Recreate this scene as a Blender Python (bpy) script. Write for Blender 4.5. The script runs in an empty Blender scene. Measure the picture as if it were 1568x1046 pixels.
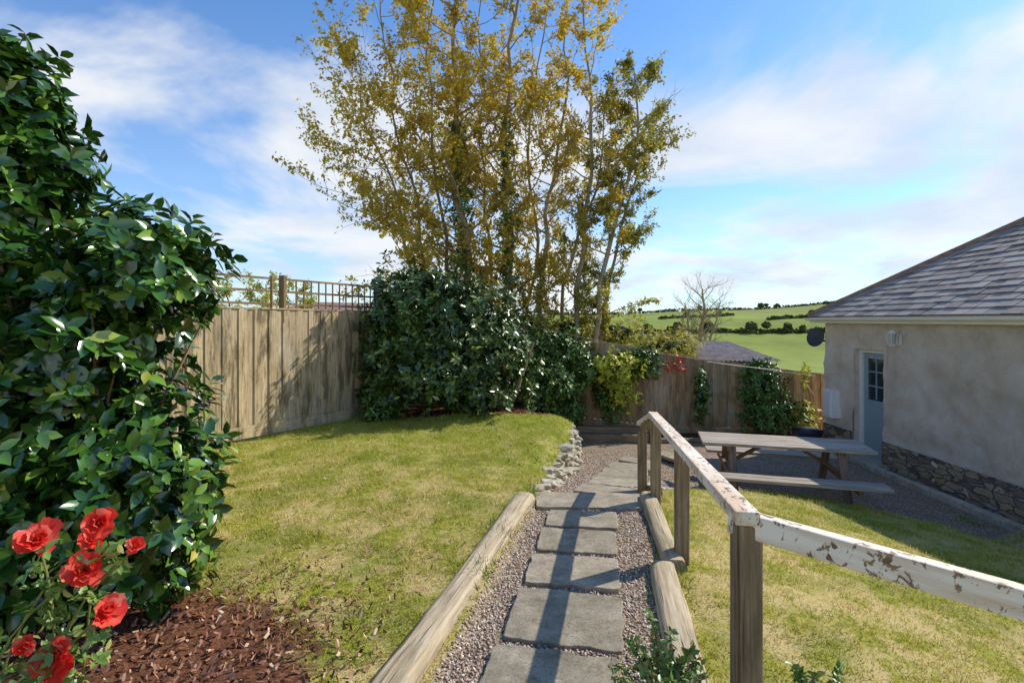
import bpy, math, random
import numpy as np
from mathutils import Vector, noise as mnoise
random.seed(7); R=np.random.default_rng(11)
H=2.6
sc=bpy.context.scene
col=sc.collection
# ------------------------------------------------------------ node helpers
def newmat(name):
    m=bpy.data.materials.new(name); m.use_nodes=True
    nt=m.node_tree; b=nt.nodes["Principled BSDF"]
    return m,nt,b
def nd(nt,t,**kw):
    n=nt.nodes.new(t)
    for k,v in kw.items():
        if k in n.inputs.keys():
            if hasattr(v,'node') : nt.links.new(v,n.inputs[k])
            else: n.inputs[k].default_value=v
        else: setattr(n,k,v)
    return n
def ramp(nt,fac,stops,interp='LINEAR'):
    n=nt.nodes.new('ShaderNodeValToRGB'); n.color_ramp.interpolation=interp
    e=n.color_ramp.elements
    while len(e)<len(stops): e.new(0.5)
    for i,(p,c) in enumerate(stops):
        e[i].position=p
        e[i].color=(c,c,c,1) if isinstance(c,(int,float)) else (*c,1)
    nt.links.new(fac,n.inputs[0]); return n.outputs[0]
def mix(nt,fac,a,b,mode='MIX'):
    n=nt.nodes.new('ShaderNodeMix'); n.data_type='RGBA'; n.blend_type=mode
    for s,v in ((0,fac),(6,a),(7,b)):
        if hasattr(v,'node'): nt.links.new(v,n.inputs[s])
        elif isinstance(v,(int,float)): n.inputs[s].default_value=v if s==0 else (v,v,v,1)
        else: n.inputs[s].default_value=(*v,1)
    return n.outputs[2]
def coords(nt,attr=None,scale=(1,1,1)):
    if attr: o=nd(nt,'ShaderNodeAttribute',attribute_name=attr).outputs['Vector']
    else: o=nd(nt,'ShaderNodeNewGeometry').outputs['Position']
    mp=nt.nodes.new('ShaderNodeMapping'); nt.links.new(o,mp.inputs[0]); mp.inputs['Scale'].default_value=scale
    return mp.outputs[0]
def noi(nt,vec,scale,detail=4,rough=.6,dist=0):
    n=nd(nt,'ShaderNodeTexNoise',Vector=vec,Scale=scale,Detail=detail,Roughness=rough,Distortion=dist)
    return n.outputs[0]
def math_(nt,op,a,b):
    n=nd(nt,'ShaderNodeMath',operation=op)
    for i,v in enumerate((a,b)):
        if hasattr(v,'node'): nt.links.new(v,n.inputs[i])
        else: n.inputs[i].default_value=v
    return n.outputs[0]
def bump(nt,b,h,strength=.5,dist=.01):
    n=nd(nt,'ShaderNodeBump',Strength=strength,Distance=dist,Height=h)
    nt.links.new(n.outputs[0],b.inputs['Normal'])
def rnd(nt): return nd(nt,'ShaderNodeNewGeometry').outputs['Random Per Island']

def wood(name,dark,mid,light,rough=.8,patch=.5,patchcol=(.05,.04,.03),green=0.0,pthr=.5,stain=0,cracks=0):
    m,nt,b=newmat(name)
    v=coords(nt,'gv',(1.2,22,22)); n1=noi(nt,v,2.2,6,.65,.3)
    c=ramp(nt,n1,[(.3,dark),(.5,mid),(.72,light)])
    v2=coords(nt,'gv',(1.0,6,6)); n2=noi(nt,v2,1.6,6,.72)
    c=mix(nt,ramp(nt,n2,[(pthr,0.0),(pthr+.16,patch)]),c,patchcol)
    c=mix(nt,.6,c,ramp(nt,rnd(nt),[(0,.65),(1,1.0)]),'MULTIPLY')
    if stain:
        s=noi(nt,coords(nt,None,(3.2,3.2,.55)),1.6,7,.75,.4)
        c=mix(nt,ramp(nt,s,[(.50,0.0),(.58,stain)]),c,(.12,.095,.06))
        s=noi(nt,coords(nt,None,(9,9,1.6)),1.2,6,.75,.4)
        c=mix(nt,ramp(nt,s,[(.54,0.0),(.63,stain*.8)]),c,(.14,.11,.07))
        s=noi(nt,coords(nt,None,(2,2,.5)),1.3,6,.7)
        c=mix(nt,ramp(nt,s,[(.52,0.0),(.66,.5)]),c,(.66,.58,.44))
    if cracks:
        s=noi(nt,coords(nt,'gv',(.7,40,40)),1.5,5,.6,.2)
        c=mix(nt,ramp(nt,s,[(.36,cracks),(.42,0.0)]),c,(.05,.035,.02))
    if green:
        c=mix(nt,ramp(nt,noi(nt,coords(nt),2.5,4),[(.5,0.0),(.7,green)]),c,(.18,.18,.07))
    nt.links.new(c,b.inputs['Base Color']); b.inputs['Roughness'].default_value=rough
    b.inputs['Specular IOR Level'].default_value=.25
    bump(nt,b,n1,.6,.006); return m
def leafmat(name,stops,rough=.35,trans=.0,pscale=1.2,dark=.5,spec=.5):
    m,nt,b=newmat(name)
    c=ramp(nt,rnd(nt),stops)
    c=mix(nt,1.0,c,ramp(nt,noi(nt,coords(nt),pscale,2),[(.3,dark),(.65,1.0)]),'MULTIPLY')
    nt.links.new(c,b.inputs['Base Color']); b.inputs['Roughness'].default_value=rough
    b.inputs['Specular IOR Level'].default_value=spec
    if trans:
        t=nt.nodes.new('ShaderNodeBsdfTranslucent'); nt.links.new(mix(nt,1.0,c,(1.0,1.0,.6),'MULTIPLY'),t.inputs[0])
        mx=nt.nodes.new('ShaderNodeMixShader'); mx.inputs[0].default_value=trans
        nt.links.new(b.outputs[0],mx.inputs[1]); nt.links.new(t.outputs[0],mx.inputs[2])
        nt.links.new(mx.outputs[0],nt.nodes['Material Output'].inputs[0])
    return m
def plain(name,c,rough=.6,var=.15,scale=8,metal=0,bmp=.2):
    m,nt,b=newmat(name)
    n=noi(nt,coords(nt),scale,5)
    cc=ramp(nt,n,[(.3,tuple(x*(1-var) for x in c)),(.7,tuple(min(1,x*(1+var)) for x in c))])
    nt.links.new(cc,b.inputs['Base Color']); b.inputs['Roughness'].default_value=rough; b.inputs['Metallic'].default_value=metal
    if bmp: bump(nt,b,n,bmp,.005)
    return m

# ------------------------------------------------------------ mesh helpers
def empty(name,loc=(0,0,0)):
    e=bpy.data.objects.new(name,None); col.objects.link(e); e.empty_display_size=.2; return e
class MB:
    def __init__(s): s.v=[];s.f=[];s.g=[]
    def quadbox(s,c,a,b,d):
        c,a,b,d=map(Vector,(c,a,b,d)); o=len(s.v)
        off=Vector((random.uniform(0,50),random.uniform(0,50),random.uniform(0,50)))
        la,lb,ld=a.length,b.length,d.length
        for i in (-1,1):
            for j in (-1,1):
                for k in (-1,1):
                    s.v.append(c+a*i+b*j+d*k); s.g.append(off+Vector((i*la,j*lb,k*ld)))
        for q in ((0,1,3,2),(4,6,7,5),(0,4,5,1),(2,3,7,6),(0,2,6,4),(1,5,7,3)): s.f.append(tuple(o+i for i in q))
    def beam(s,p0,p1,w,h,up=(0,0,1)):
        p0,p1=Vector(p0),Vector(p1); d=(p1-p0)/2; u=Vector(up)
        side=d.cross(u)
        if side.length<1e-5: side=d.cross(Vector((0,1,0)))
        side.normalize(); u=side.cross(d).normalized()
        s.quadbox((p0+p1)/2,d,side*w/2,u*h/2)
    def tube(s,pts,rad,n=6,cap=False,bumpy=0,sq=0):
        pts=[Vector(p) for p in pts]; o=len(s.v); L=0
        off=Vector((random.uniform(0,50),random.uniform(0,50),0))
        for i,p in enumerate(pts):
            t=(pts[min(i+1,len(pts)-1)]-pts[max(i-1,0)]).normalized()
            if sq: ref=Vector((0,0,1))
            else: ref=Vector((1,0,0)) if abs(t.x)<.8 else Vector((0,1,0))
            a=t.cross(ref).normalized(); b=t.cross(a)
            if i: L+=(p-pts[i-1]).length
            for k in range(n):
                th=2*math.pi*k/n; cc,s_=math.cos(th),math.sin(th)
                r=rad[i]*(1+(bumpy*(mnoise.noise(Vector((L*2.5,cc*1.5,s_*1.5))+off)) if bumpy else 0))
                if sq: r/=(abs(cc)**sq+abs(s_)**sq)**(1/sq)
                s.v.append(p+a*cc*r+b*s_*r); s.g.append(off+Vector((L,cc*r,s_*r)))
        for i in range(len(pts)-1):
            for k in range(n):
                k2=(k+1)%n; s.f.append((o+i*n+k,o+i*n+k2,o+(i+1)*n+k2,o+(i+1)*n+k))
        if cap:
            s.f.append(tuple(o+k for k in range(n))[::-1]); s.f.append(tuple(o+(len(pts)-1)*n+k for k in range(n)))
    def poly(s,pts):
        o=len(s.v)
        for p in pts: s.v.append(Vector(p)); s.g.append(Vector(p))
        s.f.append(tuple(range(o,o+len(pts))))
    def fin(s,name,mat,parent=None,smooth=False,bevel=0):
        me=bpy.data.meshes.new(name); me.from_pydata([tuple(v) for v in s.v],[],s.f)
        at=me.attributes.new('gv','FLOAT_VECTOR','POINT'); at.data.foreach_set('vector',np.array([tuple(g) for g in s.g],dtype=np.float32).ravel())
        me.materials.append(mat)
        if smooth: me.polygons.foreach_set('use_smooth',[True]*len(me.polygons))
        ob=bpy.data.objects.new(name,me); col.objects.link(ob)
        if parent: ob.parent=parent
        if bevel:
            md=ob.modifiers.new('b','BEVEL'); md.width=bevel; md.segments=2; md.limit_method='ANGLE'
        return ob
def norm(a): return a/np.maximum(np.linalg.norm(a,axis=-1,keepdims=True),1e-9)
def batch(name,V,F,C,X,Z,S,mat,parent=None,smooth=False):
    """instances of template: x axis along X, z (normal) along Z"""
    V=np.asarray(V,float); n=len(C)
    X=norm(X); Y=norm(np.cross(Z,X)); Z=np.cross(X,Y)
    S=np.asarray(S,float)
    if S.ndim<2: S=np.repeat(np.broadcast_to(S,(n,))[:,None],3,1)
    W=C[:,None,:]+(V[None,:,0:1]*S[:,None,0:1])*X[:,None,:]+(V[None,:,1:2]*S[:,None,1:2])*Y[:,None,:]+(V[None,:,2:3]*S[:,None,2:3])*Z[:,None,:]
    fl=np.array([i for f in F for i in f]); ls=np.cumsum([0]+[len(f) for f in F[:-1]])
    loops=(fl[None,:]+np.arange(n)[:,None]*len(V)).ravel(); starts=(ls[None,:]+np.arange(n)[:,None]*len(fl)).ravel()
    me=bpy.data.meshes.new(name); me.vertices.add(n*len(V)); me.vertices.foreach_set('co',W.astype(np.float32).ravel())
    me.loops.add(len(loops)); me.loops.foreach_set('vertex_index',loops.astype(np.int32))
    me.polygons.add(len(starts)); me.polygons.foreach_set('loop_start',starts.astype(np.int32))
    me.materials.append(mat); me.update(calc_edges=True); me.validate()
    if smooth: me.polygons.foreach_set('use_smooth',np.ones(len(starts),bool))
    ob=bpy.data.objects.new(name,me); col.objects.link(ob)
    if parent: ob.parent=parent
    return ob
LEAF6=([(0,0,0),(.35,0,-.02),(.7,0,-.03),(1,0,-.10),(.32,.24,.05),(.68,.21,.04),(.32,-.24,.05),(.68,-.21,.04)],
       [(0,1,4),(1,2,5,4),(2,3,5),(0,6,1),(1,6,7,2),(2,7,3)])
LEAF2=([(0,0,0),(.5,.24,.06),(1,0,-.05),(.5,-.24,.06)],[(0,2,1),(0,3,2)])
QUAD=([(-.5,-.35,0),(.5,-.3,.1),(.45,.4,0),(-.4,.35,-.1)],[(0,1,2,3)])
OCT=([(1,0,0),(-1,0,0),(0,1,0),(0,-1,0),(0,0,.6),(0,0,-.6)],[(0,2,4),(2,1,4),(1,3,4),(3,0,4),(2,0,5),(1,2,5),(3,1,5),(0,3,5)])
def rv(n): return norm(R.normal(size=(n,3)))
def shell(ells,n,lo=.72,hi=1.05,bumpy=.12):
    E=np.array(ells,float); w=(E[:,3]*E[:,4]+E[:,4]*E[:,5]+E[:,3]*E[:,5]); w/=w.sum()
    k=R.choice(len(E),n,p=w); d=rv(n)
    r=R.uniform(lo,hi,n); b=np.array([mnoise.noise(Vector(tuple(x*2.2+kk*3.1))) for x,kk in zip(d,k)])
    r=r*(1+bumpy*2*b)
    return E[k,:3]+d*E[k,3:6]*r[:,None], norm(d/E[k,3:6])
def shoots(P,O,m,size,template,name,mat,parent,up=.5,spread=.9,smooth=True):
    n=len(P); ax=norm(O*.8+np.array([0,0,up])+rv(n)*.45)
    ref=rv(n); a=norm(np.cross(ax,ref)); b=np.cross(ax,a)
    Cs=[];Xs=[];Zs=[];Ss=[]
    for j in range(m):
        th=2*math.pi*j*0.382*1.0+R.uniform(-.4,.4,n)
        rad=a*np.cos(th)[:,None]+b*np.sin(th)[:,None]
        el=R.uniform(.0,.9,n)[:,None]
        Cs.append(P-ax*(size*.5*j/m))
        Xs.append(rad*spread+ax*el-np.array([0,0,.25])); Zs.append(ax+rv(n)*.35); Ss.append(size*R.uniform(.65,1.15,n))
    return batch(name,*template,np.concatenate(Cs),np.concatenate(Xs),np.concatenate(Zs),np.concatenate(Ss),mat,parent,smooth)

# ------------------------------------------------------------ terrain function
def ss(a,b,x):
    t=np.clip((x-a)/(b-a),0,1); return t*t*(3-2*t)
PY=[-3,0,2.47,4.05,4.8,5.6,6.4,7.3,8.2,9.0]; PX=[-1.3,-.45,.27,.56,.74,1.12,1.35,1.62,1.95,2.6]
def dpath(y): return np.interp(y,[-3,0,2.4,4.8,6,7,8,9,10.4],[1.35,1.5,1.60,1.70,1.92,2.12,2.28,2.40,2.48])
def xl(y): return np.interp(y,[-3,2.2,4.8,6.3,8.1,9.4,9.6],[-1.5,-.36,.22,.5,.97,1.15,-5])
def xr(y): return np.interp(y,[-3,2.2,4.8,5.4],[-.3,.74,1.24,1.3])
def yR(x): return np.interp(x,[1.2,1.35,2.15,3.3,4.4,5.1,5.5,5.8],[5.1,5.5,6.2,6.7,6.75,6.0,4.6,-3])
def dleft(x,y): return 1.5+.028*y-.16*np.exp(-((x+.6)**2/1.6+(y-9.2)**2/.9))+.018*np.sin(x*2.1+y*1.3)+.01*np.sin(x*5-y*4)+.14*np.exp(-((x-xl(y))/.22)**2)*ss(4.9,6.5,y)
def dright(x,y): return 1.62+.45*np.clip((x-1.2)/3.4,0,1.2)+.32*np.clip((y-3)/3.6,0,1.1)+.015*np.sin(x*3+y*2)
def dfar(x,y):
    base=np.interp(y,[11,20,60,120,200,250,300,420,600,900,3000],[2.6,4.2,11,17,14.5,9,3.5,0,3,15,60])
    rise=ss(60,290,x)*11+3.5+1.2*np.sin(x*.021)+.6*np.sin(x*.05+1)
    return base-rise*np.interp(y,[200,420,600,900],[0,1,.9,0])
def masks(x,y):
    L=np.clip((xl(y)-x)/.09+.5,0,1)*(y<9.5)
    Rr=np.clip((x-xr(y))/.09+.5,0,1)*np.clip((yR(x)-y)/.12+.5,0,1)
    return L,Rr
def gd(x,y):
    x=np.asarray(x,float); y=np.asarray(y,float)
    L,Rr=masks(x,y)
    g=dpath(y)+(2.47-dpath(y))*ss(1.5,2.9,x)*ss(4.9,5.8,y)
    g=g+(1.72-g)*ss(1.0,0.2,x)*ss(9.3,9.6,y)
    d=g*(1-L)+dleft(x,y)*L
    d=d*(1-Rr)+dright(x,y)*Rr
    d=d+(2.5-d)*ss(5.5,6.2,x)
    f=ss(11.3,14,y)
    return d*(1-f)+dfar(x,y)*f
def gz(x,y): return H-gd(x,y)
def grow(a,step,end,k=1.12):
    o=[];s=step
    while abs(a)<abs(end): a+=math.copysign(s,end-a); s*=k; o.append(a)
    return o
xs=np.array(sorted(grow(-5,.06,-2500))+list(np.arange(-5,7,.055))+grow(6.96,.06,2500,1.08))
ys=np.array(sorted([-40,-15,-6,-3,-2,-1,-.5])+list(np.arange(0,11.6,.055))+grow(11.6,.06,3500,1.06))
XX,YY=np.meshgrid(xs,ys); ZZ=gz(XX,YY)
me=bpy.data.meshes.new('ground'); nx,ny=len(xs),len(ys)
idx=np.arange(nx*ny).reshape(ny,nx)
quads=np.stack([idx[:-1,:-1],idx[:-1,1:],idx[1:,1:],idx[1:,:-1]],-1).reshape(-1,4)
me.vertices.add(nx*ny); me.vertices.foreach_set('co',np.stack([XX,YY,ZZ],-1).astype(np.float32).ravel())
me.loops.add(quads.size); me.loops.foreach_set('vertex_index',quads.astype(np.int32).ravel())
me.polygons.add(len(quads)); me.polygons.foreach_set('loop_start',(np.arange(len(quads))*4).astype(np.int32))
me.update(calc_edges=True); me.polygons.foreach_set('use_smooth',np.ones(len(quads),bool))
L,Rr=masks(XX,YY)
def mulchf(x,y): 
    return np.clip(1.6-np.sqrt(((x+1.75)/.95)**2+((y-2.15)/.9)**2)*1.2,0,1)
def bedf(x,y): return np.clip(1.5-np.sqrt(((x+.7)/1.5)**2+((y-9.35)/.55)**2),0,1)
grav=np.clip(1-L-Rr,0,1)*(YY<10.62)*(1-((XX<1)&(YY>9.4)))
mul=np.maximum(mulchf(XX,YY),bedf(XX,YY)); mul=np.maximum(mul,((YY>10.62)&(YY<12))*1.0); mul=np.maximum(mul,((XX<1)&(YY>9.4)&(YY<12))*1.0)
far=ss(14,25,YY)
ca=me.color_attributes.new('mask','FLOAT_COLOR','POINT')
ca.data.foreach_set('color',np.stack([grav,mul,far,np.ones_like(far)],-1).astype(np.float32).ravel())
ground=bpy.data.objects.new('ground',me); col.objects.link(ground)
def lawncolour(nt,det=5):
    p=coords(nt)
    c=ramp(nt,noi(nt,p,20,det,.7),[(.3,(.19,.22,.02)),(.48,(.42,.42,.05)),(.68,(.68,.58,.18))])
    n=noi(nt,p,3.1,det,.72,.5)
    c=mix(nt,ramp(nt,n,[(.43,0.0),(.57,.9)]),c,(.82,.64,.31))
    n=noi(nt,p,1.2,det-1,.6,.2)
    c=mix(nt,ramp(nt,n,[(.36,.65),(.5,0.0)]),c,(.25,.31,.03))
    sy=nd(nt,'ShaderNodeSeparateXYZ',Vector=nd(nt,'ShaderNodeNewGeometry').outputs['Position']).outputs[1]
    g=nd(nt,'ShaderNodeMapRange',Value=sy); g.inputs[1].default_value=4.6; g.inputs[2].default_value=8.8; g.inputs[4].default_value=.65
    return mix(nt,g.outputs[0],c,(.36,.46,.03))
m,nt,b=newmat('ground_mat'); me.materials.append(m)
p=coords(nt); at=nd(nt,'ShaderNodeAttribute',attribute_name='mask'); sp=nd(nt,'ShaderNodeSeparateColor',Color=at.outputs['Color'])
lawn=mix(nt,1.0,lawncolour(nt),.62,'MULTIPLY')
vo=nd(nt,'ShaderNodeTexVoronoi',Vector=p,Scale=75.0)
gr=ramp(nt,nd(nt,'ShaderNodeSeparateColor',Color=vo.outputs['Color']).outputs[0],[(0,(.20,.14,.09)),(.4,(.40,.29,.205)),(.75,(.54,.42,.32)),(1,(.66,.57,.46))])
gr=mix(nt,1.0,gr,ramp(nt,vo.outputs['Distance'],[(0.2,1.0),(.7,.4)]),'MULTIPLY')
gr=mix(nt,ramp(nt,noi(nt,p,5,5,.7),[(.48,0.0),(.66,.6)]),gr,(.19,.14,.08))
mu=ramp(nt,noi(nt,p,40,5,.8),[(.35,(.04,.018,.01)),(.55,(.17,.07,.035)),(.75,(.32,.16,.09))])
fa=ramp(nt,noi(nt,p,.006,2,.5),[(.35,(.19,.25,.045)),(.5,(.27,.33,.06)),(.65,(.25,.27,.08))])
fa=mix(nt,1.0,fa,ramp(nt,noi(nt,p,.05,6,.7),[(.3,.7),(.7,1.08)]),'MULTIPLY')
nb=noi(nt,p,9,5,.7)
def soft(ch):
    a=math_(nt,'ADD',sp.outputs[ch],math_(nt,'SUBTRACT',nb,.5))
    return ramp(nt,a,[(.42,0.0),(.58,1.0)])
c=mix(nt,soft(1),lawn,mu); c=mix(nt,sp.outputs[0],c,gr); c=mix(nt,sp.outputs[2],c,fa)
nt.links.new(c,b.inputs['Base Color']); b.inputs['Roughness'].default_value=.95; b.inputs['Specular IOR Level'].default_value=.15
bh=mix(nt,sp.outputs[0],noi(nt,p,60,4),mix(nt,1.0,vo.outputs['Distance'],-1.0,'MULTIPLY'))
bump(nt,b,bh,.7,.012)

# ------------------------------------------------------------ grass blades
def lawn_pts(n,x0,x1,y0,y1,which,pw=1.7):
    y=y0+(y1-y0)*R.random(n)**pw; x=R.uniform(x0,x1,n); L,Rr=masks(x,y)
    k=(L if which=='L' else Rr)>.55
    if which=='L':
        k&=(R.random(n)>mulchf(x,y)*1.35-.1)&(R.random(n)>bedf(x,y)*1.5)
        k&=(x> -3.8-(7.3-y)*.586-.1)&(x>-1.0*y-.4)
    else: k&=(x<1.05*y+.4)
    return x[k],y[k]
GX=[];GY=[]
for a in ((240000,-5,1.2,1.3,9.5,'L'),(130000,.4,5.9,1.0,6.9,'R')):
    x,y=lawn_pts(*a); GX.append(x);GY.append(y)
for i in range(2600):
    y_=random.uniform(1.5,9.2); s_=random.choice((0,0,1)) if y_<4.8 else 0
    if s_==0: GX.append(np.array([float(xl(y_))-(.19 if y_<4.8 else .02)+random.gauss(0,.02)])); GY.append(np.array([y_]))
    else: GX.append(np.array([float(xr(y_))+.19+random.gauss(0,.02)])); GY.append(np.array([y_]))
x=np.concatenate(GX);y=np.concatenate(GY);n=len(x)
C=np.stack([x,y,gz(x,y)-.003],-1)
lean=R.normal(size=(n,3))*.7; lean[:,2]=1
BL=([(0,-.5,0),(0,.5,0),(1,0,0)],[(0,1,2)])
tuft=np.array([mnoise.noise(Vector((a*3.5,b_*3.5,0)))+.6*mnoise.noise(Vector((a*11,b_*11,4))) for a,b_ in zip(x,y)])
h=R.uniform(.016,.042,n)*(1+.04*y)*np.clip(1+1.0*tuft,.35,2); w=.0042*(1+.16*y)
m,nt,b=newmat('grass_blade'); 
c=mix(nt,.42,lawncolour(nt,3),ramp(nt,rnd(nt),[(0,(.18,.24,.02)),(.5,(.50,.53,.06)),(.8,(.72,.66,.16)),(1,(.88,.76,.42))]))
nt.links.new(c,b.inputs['Base Color']); b.inputs['Roughness'].default_value=.6; b.inputs['Specular IOR Level'].default_value=.25
t=nt.nodes.new('ShaderNodeBsdfTranslucent'); nt.links.new(c,t.inputs[0]); mx=nt.nodes.new('ShaderNodeMixShader'); mx.inputs[0].default_value=.35
nt.links.new(b.outputs[0],mx.inputs[1]); nt.links.new(t.outputs[0],mx.inputs[2]); nt.links.new(mx.outputs[0],nt.nodes['Material Output'].inputs[0])
batch('lawn_grass',*BL,C,lean,np.stack([R.normal(size=n),R.normal(size=n),np.zeros(n)],-1),np.stack([h,w,w],-1),m)
# ------------------------------------------------------------ gravel pebbles
n=34000; y=1.4+8.4*R.random(n)**2.0; x=xl(y)-.02+(np.where(y<5,xr(y)-xl(y)+.04,2.3))*R.random(n)
L,Rr=masks(x,y); k=(L<.6)&(Rr<.6); x=x[k];y=y[k];n=len(x)
m,nt,b=newmat('gravel_mat'); c=ramp(nt,rnd(nt),[(0,(.18,.125,.085)),(.35,(.38,.27,.195)),(.7,(.52,.41,.32)),(1,(.72,.64,.54))]); nt.links.new(c,b.inputs['Base Color']); b.inputs['Roughness'].default_value=.8
s=R.uniform(.004,.0098,n)*(1+.06*y)
batch('gravel',*OCT,np.stack([x,y,gz(x,y)+.002],-1),rv(n),np.array([0,0,1])+R.normal(size=(n,3))*.4,np.stack([s*1.3,s,s],-1),m)
# ------------------------------------------------------------ mulch and litter
n=8000; x=R.uniform(-3.2,-.4,n); y=R.uniform(1.0,3.6,n); k=R.random(n)<mulchf(x,y)*.95; x=x[k];y=y[k]
x2=R.uniform(-2.4,1,1500); y2=R.uniform(8.5,10,1500); k=R.random(1500)<bedf(x2,y2); x=np.concatenate([x,x2[k]]);y=np.concatenate([y,y2[k]])
x3=R.normal(-1.2,.5,1100); y3=R.normal(2.4,.6,1100); k=(y3>1.2)&(x3<xl(y3)-.3); x=np.concatenate([x,x3[k]]);y=np.concatenate([y,y3[k]]);n=len(x)
m,nt,b=newmat('mulch_mat'); c=ramp(nt,rnd(nt),[(0,(.05,.022,.012)),(.45,(.22,.085,.045)),(.8,(.40,.20,.12)),(1,(.66,.50,.36))]); nt.links.new(c,b.inputs['Base Color']); b.inputs['Roughness'].default_value=.75
batch('bark_mulch',*QUAD,np.stack([x,y,gz(x,y)+R.uniform(.002,.028,n)],-1),rv(n),np.array([0,0,1])+R.normal(size=(n,3))*.5,np.stack([R.uniform(.012,.048,n),R.uniform(.008,.022,n),np.full(n,.02)],-1),m)
n=420; x=R.uniform(-3,1,n); y=R.uniform(2.0,9,n); k=(masks(x,y)[0]>.9)
k&=x>-3.6-(7.3-y)*.5
x=x[k];y=y[k];n=len(x)
batch('fallen_leaves',*QUAD,np.stack([x,y,gz(x,y)+.02],-1),rv(n),np.array([0,0,1])+R.normal(size=(n,3))*.3,np.stack([R.uniform(.015,.04,n),R.uniform(.01,.028,n),np.full(n,.03)],-1),leafmat('dead_leaf',[(0,(.28,.17,.06)),(1,(.55,.38,.16))],.6))

# ------------------------------------------------------------ materials
M_fence=wood('fence_wood',(.36,.26,.14),(.60,.46,.27),(.76,.63,.42),.85,.4,(.18,.13,.07),.3,.55,.8)
M_fence2=wood('fence_wood_back',(.28,.16,.07),(.52,.34,.17),(.66,.48,.28),.85,.7,(.14,.11,.07),.4,.5,.5)
M_trel=wood('trellis_wood',(.16,.10,.05),(.30,.20,.10),(.44,.32,.18))
M_post=wood('post_wood',(.15,.10,.055),(.30,.22,.13),(.46,.36,.24),.8,.6,(.10,.075,.045),0,.5,0,.8)
M_log=wood('log_wood',(.30,.22,.13),(.52,.42,.28),(.68,.59,.44),.85,.6,(.20,.16,.10),.3,.5,0,.9)
M_table=wood('table_wood',(.13,.08,.05),(.26,.17,.11),(.40,.29,.21),.7,.6,(.07,.05,.035))
M_ttop=wood('table_top_wood',(.26,.20,.155),(.48,.40,.32),(.66,.57,.48),.7,.4,(.16,.13,.10),0,.5,0,.5)
def paintmat():
    m,nt,b=newmat('peeling_paint')
    v=coords(nt,'gv',(13,16,9)); n=noi(nt,v,2.0,6,.7,.5)
    v2=coords(nt,'gv',(1,18,18))
    w=ramp(nt,noi(nt,v2,2.5,5),[(.35,(.10,.055,.025)),(.7,(.40,.26,.14))])
    base=ramp(nt,noi(nt,coords(nt,'gv',(1,9,9)),2,5),[(.35,(.66,.48,.32)),(.6,(.86,.78,.66))])
    c=mix(nt,ramp(nt,n,[(.56,0.0),(.59,1.0)]),base,w)
    nt.links.new(c,b.inputs['Base Color']); b.inputs['Roughness'].default_value=.6
    bump(nt,b,mix(nt,1.0,n,-1.0,'MULTIPLY'),.4,.004); return m
M_paint=paintmat()

# ------------------------------------------------------------ fences
def fence(name,p0,p1,t0,t1,b0,b1,mat,wb=.115):
    par=empty(name); A=Vector((*p0,0));B=Vector((*p1,0)); d=B-A; Ln=d.length; d.normalize(); nrm=Vector((d.y,-d.x,0))
    mb=MB(); n=int(Ln/wb)
    for i in range(n):
        s=(i+.5)/n; p=A+d*(s*Ln); zt=H-(t0+(t1-t0)*s)+random.uniform(-.012,.006); zb=H-(b0+(b1-b0)*s)+.16
        c=p+Vector((0,0,(zt+zb)/2))+nrm*(.008 if i%2 else -.004)
        mb.quadbox(c,Vector((0,0,(zt-zb)/2)),(d+nrm*.08*random.uniform(-1,1))*(wb*.5+.003),nrm*.009)
    mb.fin('boards',mat,par)
    mb=MB()
    for off in (.12,.9,):
        mb.beam((A+Vector((0,0,H-t0-off))-nrm*.045),(B+Vector((0,0,H-t1-off))-nrm*.045),.05,.08)
    mb.beam(A+Vector((0,0,H-b0+.07))+nrm*.012,B+Vector((0,0,H-b1+.07))+nrm*.012,.03,.17)
    mb.beam(A+Vector((0,0,H-t0+.013)),B+Vector((0,0,H-t1+.013)),.05,.022)
    k=max(1,round(Ln/1.85))
    for i in range(k+1):
        s=i/k; p=A+d*(s*Ln)-nrm*.075; mb.beam(p+Vector((0,0,H-(b0+(b1-b0)*s)-.1)),p+Vector((0,0,H-(t0+(t1-t0)*s)+.02)),.09,.09,(0,1,0))
    mb.fin('rails_and_posts',mat,par,bevel=.004)
    return par,A,B,d,nrm,Ln
f1,A,B,d,nrm,Ln=fence('wooden_fence',(-6.6,2.5),(-2.5,9.5),-.19,-.14,1.55,1.72,M_fence)
mb=MB()
def trp(s,zo): 
    return A+d*(s*Ln)-nrm*.03+Vector((0,0,H+(.19-.04*s)+zo))
for zo in (.08,.27,.46): mb.beam(trp(0,zo),trp(1,zo),.02,.032)
n=int(Ln/.42)
for i in range(n+1):
    s=i/n
    if s<.78 and i%2==0: mb.beam(trp(s,-.02),trp(s,.49),.03,.035,(0,1,0))
    if s>=.78:
        for q in (0,.33,.66):
            if s+q/n<=1: mb.beam(trp(s+q/n,0),trp(s+q/n,.47),.018,.022,(0,1,0))
for s in (.28,.52,.76,1.0): mb.beam(trp(s,-.2),trp(s,.52),.08,.08,(0,1,0))
mb.fin('trellis',M_trel,f1)
fence('wooden_fence',(-2.5,9.5),(-1.3,11.3),-.12,-.0,1.72,1.9,M_fence)
fence('wooden_fence',(-1.3,11.3),(2.9,11.2),.15,.62,1.95,2.45,M_fence2)
fence('wooden_fence',(2.9,11.2),(6.9,11.3),.72,1.22,2.45,2.6,M_fence2,wb=.1)

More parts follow.
